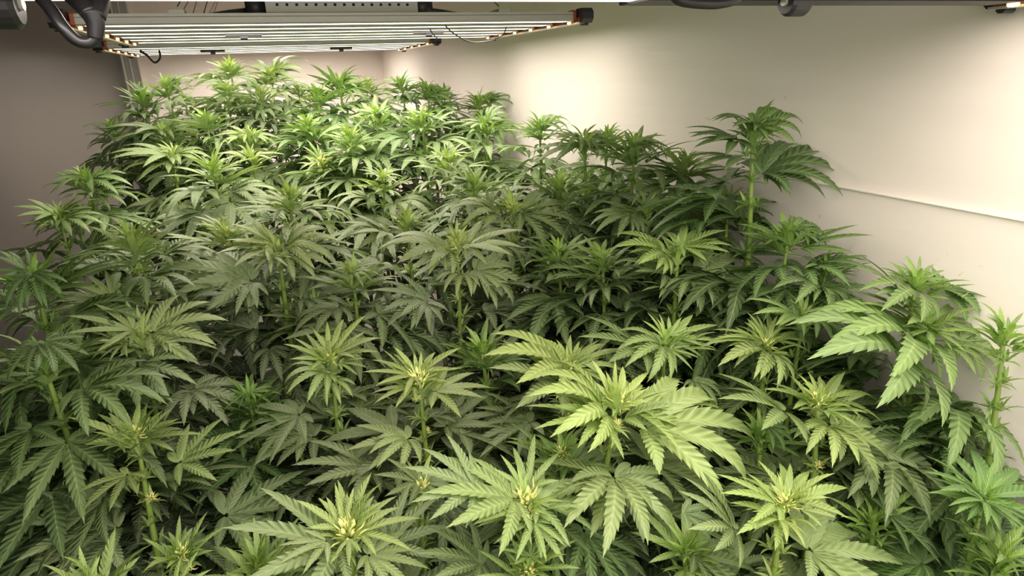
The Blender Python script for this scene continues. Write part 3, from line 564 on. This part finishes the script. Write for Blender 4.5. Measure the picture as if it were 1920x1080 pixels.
    ('small fresh-topped plant between the lime-green plant and the tall right-hand stems', (0.7219, 1.1398, -0.27), 0.85, 'veg', 5, 0.3, [(0.7156, 1.1398, -0.2727, 0.6773, 1.1398, -0.2523, 0.25, 'top'), (0.7284, 1.1398, -0.274, 0.7996, 1.1398, -0.2665, 0.3, 'top'), (0.6704, 1.1263, -0.291, 0.5759, 1.0963, -0.3088, 0.5, 'droop'), (0.6713, 1.1173, -0.2915, 0.6422, 1.0673, -0.3104, 0.5, 'droop'), (0.6935, 1.1443, -0.288, 0.5999, 1.1543, -0.2799, 0.5, 'flat'), (0.7254, 1.1308, -0.2777, 0.7615, 1.1108, -0.289, 0.3, 'top')]),
    ('pale spiky plant half hidden behind the big umbrella-leaved plant', (-0.1107, 1.5103, -0.3), 0.9, 'bud', 5, -0.2, [(-0.1169, 1.5148, -0.3038, -0.1706, 1.5248, -0.2727, 0.25, 'top'), (-0.1092, 1.5193, -0.302, -0.1155, 1.5393, -0.2754, 0.22, 'top'), (-0.15, 1.5103, -0.343, -0.2665, 1.5103, -0.3283, 0.45, 'flat'), (-0.1508, 1.4923, -0.3422, -0.1998, 1.4523, -0.3572, 0.5, 'droop'), (-0.1035, 1.5103, -0.3092, -0.0454, 1.5103, -0.3014, 0.25, 'top')]),
    ('tall plant near the left with a long bare green stem below its crown', (-0.2726, 2.2459, -0.2), 1.0, 'veg', 5, 0.2, [(-0.2804, 2.2459, -0.2107, -0.4464, 2.2459, -0.1951, 0.4, 'flat'), (-0.2693, 2.2549, -0.2011, -0.3015, 2.2749, -0.1636, 0.3, 'top'), (-0.2618, 2.2414, -0.2084, -0.1597, 2.2314, -0.2314, 0.35, 'droop'), (-0.2787, 2.2369, -0.2228, -0.4165, 2.2169, -0.2444, 0.45, 'flat'), (-0.3345, 2.2459, -0.3589, -0.4355, 2.2459, -0.365, 0.55, 'droop'), (-0.28, 2.2234, -0.3605, -0.3286, 2.1734, -0.4123, 0.5, 'droop'), (-0.2669, 2.2369, -0.3642, -0.189, 2.2169, -0.4114, 0.55, 'droop')]),
    ('tall plant with a straight green stem and pale side leaves, back half, left of centre', (-0.0446, 2.0292, -0.2), 1.0, 'veg', 5, 0.1, [(-0.048, 2.0337, -0.2032, -0.0531, 2.0437, -0.1615, 0.3, 'top'), (-0.0575, 2.0292, -0.2096, -0.1428, 2.0292, -0.1957, 0.35, 'top'), (-0.0341, 2.0292, -0.2068, 0.0491, 2.0292, -0.21, 0.35, 'top'), (-0.0521, 2.0067, -0.3459, -0.0771, 1.9567, -0.3699, 0.5, 'droop'), (-0.0368, 2.0202, -0.3419, 0.068, 2.0002, -0.3941, 0.5, 'droop'), (-0.0972, 2.0292, -0.3531, -0.1951, 2.0292, -0.3398, 0.5, 'flat')]),
    ('yellow-flowered plant with one pale leaf standing straight up, back half', (0.1496, 2.0282, -0.23), 0.9, 'flower', 4, 0.2, [(0.1456, 2.0417, -0.2343, 0.1167, 2.0717, -0.1751, 0.3, 'top'), (0.1569, 2.0282, -0.2337, 0.2086, 2.0282, -0.2187, 0.35, 'top'), (0.1403, 2.0192, -0.2362, 0.0788, 1.9992, -0.2554, 0.35, 'top'), (0.162, 2.0282, -0.242, 0.2358, 2.0282, -0.2591, 0.4, 'top')]),
    ('yellow-centred plant with one leaf standing up in the back half, right of the middle', (0.4631, 1.7537, -0.21), 0.9, 'bud', 4, 0.2, [(0.4655, 1.7627, -0.2111, 0.4841, 1.7827, -0.1763, 0.35, 'top'), (0.4735, 1.7537, -0.2137, 0.544, 1.7537, -0.1969, 0.4, 'top'), (0.4506, 1.7537, -0.2163, 0.3902, 1.7537, -0.2218, 0.4, 'top')]),
    ('small spiky plant in the middle distance with fresh upright leaflets', (0.2789, 1.7317, -0.25), 0.85, 'veg', 4, 0.2, [(0.2745, 1.7317, -0.2524, 0.214, 1.7317, -0.2306, 0.35, 'top'), (0.2846, 1.7317, -0.2505, 0.3398, 1.7317, -0.241, 0.35, 'top'), (0.279, 1.7182, -0.2539, 0.314, 1.6882, -0.271, 0.35, 'top')]),
    ('bright green plant with arching crown and double stem, start of the right-hand back group', (0.6984, 1.3863, -0.15), 1.05, 'veg', 6, 0.45, [(0.6915, 1.3863, -0.1581, 0.59, 1.3863, -0.1466, 0.35, 'flat'), (0.7007, 1.3908, -0.1505, 0.7408, 1.4008, -0.1254, 0.3, 'top'), (0.7031, 1.3818, -0.1585, 0.7898, 1.3718, -0.1709, 0.4, 'droop'), (0.6801, 1.3773, -0.1724, 0.5569, 1.3573, -0.2033, 0.55, 'flat'), (0.7148, 1.3773, -0.1749, 0.7893, 1.3573, -0.1969, 0.5, 'droop'), (0.6798, 1.3683, -0.1534, 0.6229, 1.3283, -0.1757, 0.35, 'droop')]),
    ('bright green plant with curled crown leaves next to the double-stemmed one', (0.779, 1.2937, -0.16), 0.95, 'veg', 6, 0.5, [(0.7723, 1.2937, -0.1631, 0.7112, 1.2937, -0.1589, 0.3, 'top'), (0.786, 1.2937, -0.1605, 0.863, 1.2937, -0.1537, 0.3, 'top'), (0.7684, 1.2757, -0.1636, 0.7789, 1.2357, -0.1953, 0.4, 'droop'), (0.7878, 1.2847, -0.1716, 0.8599, 1.2647, -0.1928, 0.4, 'droop'), (0.77, 1.2892, -0.1767, 0.6904, 1.2792, -0.1874, 0.5, 'flat')]),
    ('small green plant against the white wall left of the tall wall-side plant', (0.8648, 1.211, -0.19), 0.9, 'veg', 5, 0.5, [(0.8621, 1.211, -0.1898, 0.8258, 1.211, -0.179, 0.3, 'top'), (0.8718, 1.211, -0.1905, 0.9136, 1.211, -0.1855, 0.3, 'top'), (0.8536, 1.211, -0.2335, 0.7315, 1.211, -0.223, 0.6, 'flat'), (0.8927, 1.2065, -0.2363, 0.974, 1.1965, -0.2661, 0.6, 'flat')]),
    ('tallest plant against the white wall, its shadow falling on the wall', (0.8, 0.9363, -0.1016), 1.05, 'veg', 6, 0.7, [(0.796, 0.9363, -0.1068, 0.7134, 0.9363, -0.0931, 0.45, 'droop'), (0.8037, 0.9363, -0.1046, 0.8809, 0.9363, -0.0934, 0.4, 'droop'), (0.8038, 0.9318, -0.1088, 0.8967, 0.9218, -0.1073, 0.4, 'droop'), (0.7661, 0.9363, -0.1267, 0.6689, 0.9363, -0.1167, 0.6, 'flat'), (0.7568, 0.9273, -0.1281, 0.6576, 0.9073, -0.1309, 0.6, 'flat'), (0.7813, 0.9183, -0.1111, 0.7401, 0.8783, -0.1203, 0.35, 'top'), (0.8285, 0.9363, -0.1931, 1.0056, 0.9363, -0.1922, 0.65, 'droop'), (0.8271, 0.9318, -0.1943, 0.9558, 0.9218, -0.216, 0.65, 'droop'), (0.8217, 0.9228, -0.1946, 0.8544, 0.8928, -0.2179, 0.65, 'droop'), (0.8077, 0.9453, -0.1026, 0.7915, 0.9653, -0.0872, 0.4, 'top'), (0.8032, 0.9273, -0.1176, 0.8447, 0.9073, -0.1296, 0.4, 'top'), (0.7734, 0.9273, -0.1612, 0.6601, 0.9073, -0.1679, 0.6, 'flat')]),
    ('dark green plant beside the grey wall with a fresh upright top', (-0.4393, 1.927, -0.21), 0.9, 'veg', 5, 0.45, [(-0.4523, 1.927, -0.2156, -0.5447, 1.927, -0.241, 0.5, 'flat'), (-0.4285, 1.918, -0.2233, -0.3343, 1.898, -0.2494, 0.5, 'droop'), (-0.4204, 1.9225, -0.2657, -0.3307, 1.9125, -0.2826, 0.5, 'droop')]),
    ('plant with pointed crown in front of the corner between grey wall and back wall', (-0.3185, 2.5229, -0.14), 1.0, 'veg', 5, 0.25, [(-0.332, 2.5229, -0.1515, -0.4998, 2.5229, -0.136, 0.4, 'flat'), (-0.3111, 2.5229, -0.144, -0.1871, 2.5229, -0.1479, 0.4, 'droop'), (-0.3293, 2.5139, -0.1599, -0.4887, 2.4939, -0.1826, 0.45, 'flat')]),
    ('pale plant a step behind the straight-stemmed back plant', (-0.0471, 2.3, -0.1624), 0.95, 'veg', 4, 0.2, [(-0.0572, 2.3, -0.1651, -0.1607, 2.3, -0.1684, 0.45, 'flat'), (-0.0332, 2.3, -0.1666, 0.054, 2.3, -0.1894, 0.45, 'flat')]),
    ('dark feathery plant touching the grey wall below the corner profile', (-0.5439, 2.9269, -0.14), 0.85, 'veg', 4, 0.6, [(-0.5504, 2.9269, -0.1456, -0.6489, 2.9269, -0.1496, 0.5, 'flat')]),
    ('slim green plant standing against the grey corner profile', (-0.3981, 2.75, -0.0259), 1.0, 'veg', 5, 0.6, [(-0.393, 2.75, -0.0261, -0.4274, 2.75, 0.0155, 0.5, 'top'), (-0.3819, 2.741, -0.0375, -0.3355, 2.721, -0.0613, 0.6, 'droop')]),
    ('slim plant with long thin leaves against the bright back wall, beside the corner profile', (-0.3143, 2.8, 0.0076), 1.0, 'veg', 5, 0.4, [(-0.3199, 2.8, -0.0035, -0.3575, 2.8, 0.0316, 0.5, 'top'), (-0.3029, 2.8, -0.0079, -0.203, 2.8, 0.0035, 0.6, 'droop'), (-0.2956, 2.8, -0.0367, -0.2587, 2.8, -0.0325, 0.6, 'top')]),
    ('lanky plant rising highest against the back wall, with short tiers of leaves', (-0.0913, 3.0, 0.0693), 1.1, 'bud', 5, 0.3, [(-0.0986, 3.0, 0.049, -0.1558, 3.0, 0.0772, 0.5, 'top'), (-0.0846, 3.0, 0.0486, -0.033, 3.0, 0.08, 0.5, 'top'), (-0.0986, 3.0, 0.0243, -0.1616, 3.0, 0.0305, 0.5, 'top')]),
    ('lanky plant with wide-spread long curved leaves against the back wall', (0.0638, 2.95, 0.0433), 1.1, 'bud', 5, 0.2, [(0.0553, 2.95, 0.027, -0.0225, 2.95, 0.0784, 0.55, 'droop'), (0.0697, 2.95, 0.0266, 0.2179, 2.95, 0.0659, 0.55, 'droop'), (0.0535, 2.95, 0.0147, -0.0366, 2.95, 0.0259, 0.5, 'flat'), (0.0738, 2.941, 0.0139, 0.178, 2.921, 0.0186, 0.5, 'droop')]),
    ('vivid green broad-leaved plant under the far grow light', (0.2751, 2.45, -0.001), 1.15, 'veg', 5, 0.7, [(0.2657, 2.45, -0.0186, 0.1922, 2.45, 0.0317, 0.35, 'top'), (0.281, 2.45, -0.0138, 0.3449, 2.45, 0.0271, 0.35, 'top'), (0.283, 2.45, -0.0282, 0.3744, 2.45, -0.0136, 0.35, 'droop'), (0.261, 2.45, -0.0274, 0.1815, 2.45, -0.0101, 0.4, 'flat'), (0.2854, 2.441, -0.0462, 0.3832, 2.421, -0.0682, 0.45, 'droop')]),
    ('short plant tucked behind the slim plants near the corner profile', (-0.2793, 3.0, -0.0471), 0.8, 'veg', 4, 0.4, []),
    ('short spiky plant just in front of the lanky highest plant', (-0.1163, 2.8, -0.0113), 0.8, 'veg', 4, 0.4, [(-0.1213, 2.8, -0.0188, -0.194, 2.8, -0.0083, 0.5, 'droop')]),
    ('plant with bronze tinged curved leaves between the two lanky plants', (0.0069, 2.7, -0.0288), 0.85, 'veg', 4, 0.3, [(-0.0014, 2.7, -0.0342, -0.0911, 2.7, 0.007, 0.55, 'droop')]),
    ('thin pale plant far back between the lanky pair and the vivid green plant', (0.1593, 3.0, -0.0273), 0.8, 'veg', 4, 0.3, []),
    ('bright plant touching the vivid broad-leaved plant on its near side', (0.1918, 2.4, -0.0383), 1.0, 'veg', 4, 0.6, [(0.1821, 2.4, -0.0449, 0.112, 2.4, -0.0212, 0.4, 'top')]),
    ('pale small plant far back beside the vivid green plant', (0.4492, 3.0, -0.0163), 0.85, 'veg', 4, 0.4, []),
    ('green plant with flat spread crown, first of three together under the far light', (0.5437, 2.7, -0.0197), 0.95, 'veg', 4, 0.7, [(0.5342, 2.7, -0.0295, 0.4582, 2.7, -0.0206, 0.4, 'flat'), (0.5557, 2.7, -0.0303, 0.6162, 2.7, -0.012, 0.4, 'top')]),
    ('green plant with upright crown, middle of three together under the far light', (0.6231, 2.6, -0.0385), 1.0, 'veg', 4, 0.7, [(0.6178, 2.6, -0.0523, 0.5489, 2.6, -0.0396, 0.4, 'top'), (0.6327, 2.6, -0.0529, 0.6961, 2.6, -0.0757, 0.4, 'droop'), (0.6293, 2.5955, -0.0828, 0.7456, 2.5855, -0.0979, 0.5, 'droop')]),
    ('smaller pale plant closing the group of three under the far light', (0.7968, 3.0, -0.0707), 0.85, 'veg', 4, 0.5, []),
    ('plant with right-reaching thin leaves where the canopy meets the white wall at the back', (0.8037, 2.5, -0.0845), 0.95, 'veg', 5, 0.6, [(0.7967, 2.5, -0.0922, 0.732, 2.5, -0.0893, 0.4, 'top'), (0.8183, 2.5, -0.0991, 0.9069, 2.5, -0.1032, 0.5, 'droop'), (0.8393, 2.5, -0.1202, 0.9634, 2.5, -0.1058, 0.6, 'droop')]),
    ('green plant in the back half with leaf shadows on the wall behind it', (0.6604, 2.0, -0.1395), 1.0, 'veg', 5, 0.5, [(0.6691, 2.0, -0.1449, 0.7336, 2.0, -0.1074, 0.5, 'droop'), (0.6509, 2.0, -0.1521, 0.5715, 2.0, -0.1604, 0.45, 'flat'), (0.6831, 1.991, -0.1616, 0.783, 1.971, -0.2081, 0.6, 'droop')]),
    ('slim open plant standing alone against the white wall at the back right', (0.762, 1.8, -0.144), 0.95, 'veg', 5, 0.6, [(0.755, 1.8, -0.1543, 0.7168, 1.8, -0.1324, 0.5, 'top'), (0.7669, 1.8, -0.155, 0.8623, 1.8, -0.156, 0.55, 'droop'), (0.758, 1.8, -0.1697, 0.6985, 1.8, -0.1813, 0.55, 'flat')]),
    ('dark thin-leaved plant peeping up behind the double-stemmed bright plant', (0.86, 1.5654, -0.1601), 0.85, 'veg', 4, 0.6, [(0.8681, 1.5654, -0.1647, 0.9002, 1.5654, -0.1486, 0.6, 'top')]),
    ('green plant with flat pale leaf in the back half, left of the vivid plant', (0.1355, 2.25, -0.1232), 0.95, 'veg', 4, 0.5, []),
    ('dense green plant in the middle of the back half, under the far light', (0.3365, 2.1, -0.0992), 1.0, 'veg', 5, 0.5, [(0.3272, 2.1, -0.11, 0.2437, 2.1, -0.1263, 0.5, 'flat'), (0.3473, 2.1, -0.1078, 0.4501, 2.1, -0.1545, 0.55, 'flat')]),
    ('dense plant with broad pale leaves below the group of three', (0.4563, 2.0, -0.1124), 1.0, 'veg', 5, 0.5, [(0.4559, 2.0, -0.1171, 0.3911, 2.0, -0.109, 0.5, 'flat'), (0.4721, 2.0, -0.1227, 0.5551, 2.0, -0.1465, 0.55, 'flat')]),
    ('pale plant between the pointed-crown plant and the lanky pair', (-0.1714, 2.4, -0.1019), 0.9, 'veg', 4, 0.4, []),
    ('shaded plant between the two tall bare-stemmed plants', (-0.1312, 1.75, -0.181), 0.9, 'veg', 4, 0.3, []),
    ('grey-green plant behind the big umbrella-leaved plant', (0.0309, 1.45, -0.2191), 0.9, 'veg', 4, 0.2, []),
    ('mid-green plant hidden among broad leaves right of the yellow-flowered plant', (0.2363, 2.0, -0.1511), 0.95, 'veg', 4, 0.4, []),
    ('spiky plant between the big umbrella plant and the middle pointed-top plant', (0.1227, 1.2387, -0.35), 0.85, 'veg', 4, 0.2, [(0.1171, 1.2387, -0.3546, 0.0738, 1.2387, -0.3379, 0.25, 'top'), (0.1271, 1.2387, -0.356, 0.1898, 1.2387, -0.3537, 0.3, 'top'), (0.1199, 1.2252, -0.3589, 0.1544, 1.1952, -0.3746, 0.35, 'droop')]),
    ('dull green plant behind the crowded pointed top, right of it', (0.6219, 1.35, -0.2319), 0.9, 'veg', 4, 0.35, []),
    ('dull green plant behind the crowded pointed top, left of it', (0.4396, 1.45, -0.2294), 0.9, 'veg', 4, 0.3, [(0.4324, 1.45, -0.2413, 0.3551, 1.45, -0.2466, 0.5, 'flat')]),
    ('low grey-green plant behind the bushy grey-wall plant', (-0.2521, 1.3, -0.2452), 0.85, 'veg', 4, 0.3, []),
    ('low dark plant in the shade left of the lime-green plant', (0.5688, 1.05, -0.329), 0.8, 'veg', 4, 0.35, []),
    ('low dark plant in the shade right of the straight-stemmed centre plant', (0.5201, 1.15, -0.3305), 0.85, 'veg', 4, 0.4, []),
    ('dark small plant low against the white wall beneath the tallest wall-side plant', (0.8, 0.8277, -0.2629), 0.8, 'veg', 5, 0.7, [(0.8077, 0.8232, -0.2674, 0.877, 0.8132, -0.2967, 0.7, 'droop'), (0.8008, 0.8277, -0.2694, 0.8722, 0.8277, -0.2852, 0.7, 'droop')]),
    ('spiky plant cut by the right edge of the picture, against the wall', (0.86, 0.5032, -0.3344), 0.85, 'veg', 5, 0.6, [(0.8561, 0.5032, -0.3382, 0.8309, 0.5032, -0.3133, 0.35, 'top'), (0.8668, 0.5032, -0.3401, 0.8908, 0.5032, -0.3196, 0.4, 'top')]),
    ('vivid green star-shaped plant in deep shade at the lower right', (0.7469, 0.4193, -0.5), 0.75, 'veg', 4, 0.9, [(0.743, 0.4193, -0.5027, 0.6645, 0.4193, -0.4724, 0.5, 'flat'), (0.7773, 0.4328, -0.5219, 0.8855, 0.4628, -0.5314, 0.5, 'flat'), (0.7182, 0.4013, -0.4905, 0.6606, 0.3613, -0.4761, 0.45, 'top'), (0.724, 0.4103, -0.4969, 0.6532, 0.3903, -0.4811, 0.45, 'top')]),  # older leaf tones deepen the painted shade on this plant
    ('green plant in the extreme lower right corner', (0.7433, 0.383, -0.56), 0.8, 'veg', 3, 0.6, [(0.7332, 0.383, -0.5566, 0.6707, 0.383, -0.5062, 0.4, 'top'), (0.766, 0.392, -0.5749, 0.8224, 0.412, -0.5648, 0.45, 'flat')]),
    ('shadowed large-leaved plant cut by the left edge, in front of the grey wall', (-0.3771, 1.2, -0.2752), 1.05, 'veg', 4, 0.7, [(-0.3801, 1.2, -0.2819, -0.4282, 1.2, -0.2446, 0.65, 'flat'), (-0.3734, 1.1775, -0.2783, -0.3869, 1.1275, -0.3279, 0.68, 'droop'), (-0.3734, 1.182, -0.2796, -0.3543, 1.142, -0.3277, 0.68, 'droop')]),
    ('dark low plant at the left edge below the large-leaved one', (-0.341, 1.02, -0.3448), 0.95, 'veg', 4, 0.5, [(-0.3356, 1.0065, -0.3363, -0.3707, 0.9765, -0.3765, 0.75, 'droop'), (-0.327, 1.011, -0.3356, -0.2911, 0.991, -0.3834, 0.75, 'droop')]),
    ('low vivid green shoot plant in the gap behind the front row', (-0.0881, 1.0804, -0.5), 0.8, 'veg', 4, 0.8, [(-0.084, 1.0804, -0.5009, -0.0345, 1.0804, -0.5168, 0.3, 'top'), (-0.0926, 1.0804, -0.502, -0.1363, 1.0804, -0.5144, 0.4, 'top')]),
    ('dark plant with big dull leaves at the left edge of the second row', (-0.4251, 1.1275, -0.56), 1.1, 'veg', 4, 0.5, [(-0.3695, 1.1275, -0.5442, -0.4382, 1.1275, -0.5077, 0.85, 'flat'), (-0.4017, 1.1185, -0.5808, -0.4605, 1.0985, -0.6067, 0.85, 'flat'), (-0.3671, 1.114, -0.5471, -0.4058, 1.084, -0.5879, 0.85, 'flat')]),
    ('small budding plant at the foot of the thick bent stem, bottom left', (-0.1707, 0.7596, -0.54), 0.75, 'bud', 3, 0.4, [(-0.1737, 0.7731, -0.5496, -0.1708, 0.8031, -0.5241, 0.35, 'top'), (-0.1677, 0.7686, -0.5521, -0.1429, 0.7886, -0.5428, 0.4, 'top')]),
    ('low green budding plant in the shade just left of the tallest front stem', (0.329, 0.7176, -0.5), 0.75, 'bud', 4, 0.5, []),
    ('low yellow-budded plant under the straight-stemmed flowering plant', (0.1355, 0.7685, -0.54), 0.75, 'flower', 4, 0.2, [(0.1318, 0.7685, -0.539, 0.072, 0.7685, -0.5094, 0.6, 'flat'), (0.1429, 0.7685, -0.5421, 0.2047, 0.7685, -0.5551, 0.65, 'flat')]),
    ('deep green low plant between the two yellow-green right-hand plants', (0.6139, 0.6458, -0.5), 0.8, 'veg', 4, 0.7, [(0.6059, 0.6323, -0.4907, 0.6335, 0.6023, -0.5152, 0.6, 'droop')]),
    ('plant below the picture edge showing two bright leaf tips at bottom left', (-0.2418, 0.6856, -0.5), 0.9, 'veg', 3, 0.2, [(-0.248, 0.6946, -0.5091, -0.2535, 0.7146, -0.4749, 0.2, 'top'), (-0.2292, 0.6856, -0.5117, -0.2659, 0.6856, -0.5019, 0.4, 'top'), (-0.1695, 0.6946, -0.5527, -0.1404, 0.7146, -0.5186, 0.2, 'top')]),
    ('low budding plant at the bottom edge below the tall upright leaflet', (0.2203, 0.582, -0.55), 0.8, 'bud', 3, 0.5, [(0.2204, 0.582, -0.5462, 0.1878, 0.582, -0.5236, 0.35, 'top'), (0.2238, 0.582, -0.5473, 0.2481, 0.582, -0.5361, 0.35, 'top')]),
    ('low grey-green plant at the bottom between the tall stem and the bottom-row yellow-green plant', (0.422, 0.5493, -0.56), 0.95, 'veg', 4, 0.4, [(0.4049, 0.5403, -0.5086, 0.4452, 0.5203, -0.5297, 0.7, 'droop'), (0.4282, 0.5448, -0.5829, 0.5246, 0.5348, -0.6378, 0.65, 'flat')]),
    ('low grey-green plant at the bottom left of the cream star flower', (-0.0844, 0.733, -0.56), 0.95, 'veg', 4, 0.3, []),
    ('dark large-leaved low plant beneath the drooping pale leaves at lower right', (0.6968, 0.5154, -0.58), 1.0, 'veg', 4, 0.6, [(0.7048, 0.5064, -0.576, 0.7892, 0.4864, -0.6226, 0.8, 'flat')]),
    ('dark low plant under the large wall-side plant', (0.8932, 0.589, -0.5), 1.0, 'veg', 4, 0.7, []),
    ('deep shade plant with broad dark leaves behind the mid-green spiky plant', (0.75, 0.9431, -0.42), 1.0, 'veg', 4, 0.7, [(0.804, 0.9431, -0.3435, 0.9046, 0.9431, -0.3461, 0.8, 'flat'), (0.8068, 0.9296, -0.3612, 0.8342, 0.8996, -0.3983, 0.8, 'droop')]),
    ('low shaded plant between the middle row and the front stars', (0.3103, 1.0288, -0.46), 0.95, 'veg', 4, 0.5, []),
    ('low shaded plant right under the umbrella-leaved plant', (0.0475, 1.288, -0.42), 0.9, 'veg', 4, 0.3, []),
]
for rec in PLANTS: plant(rec)
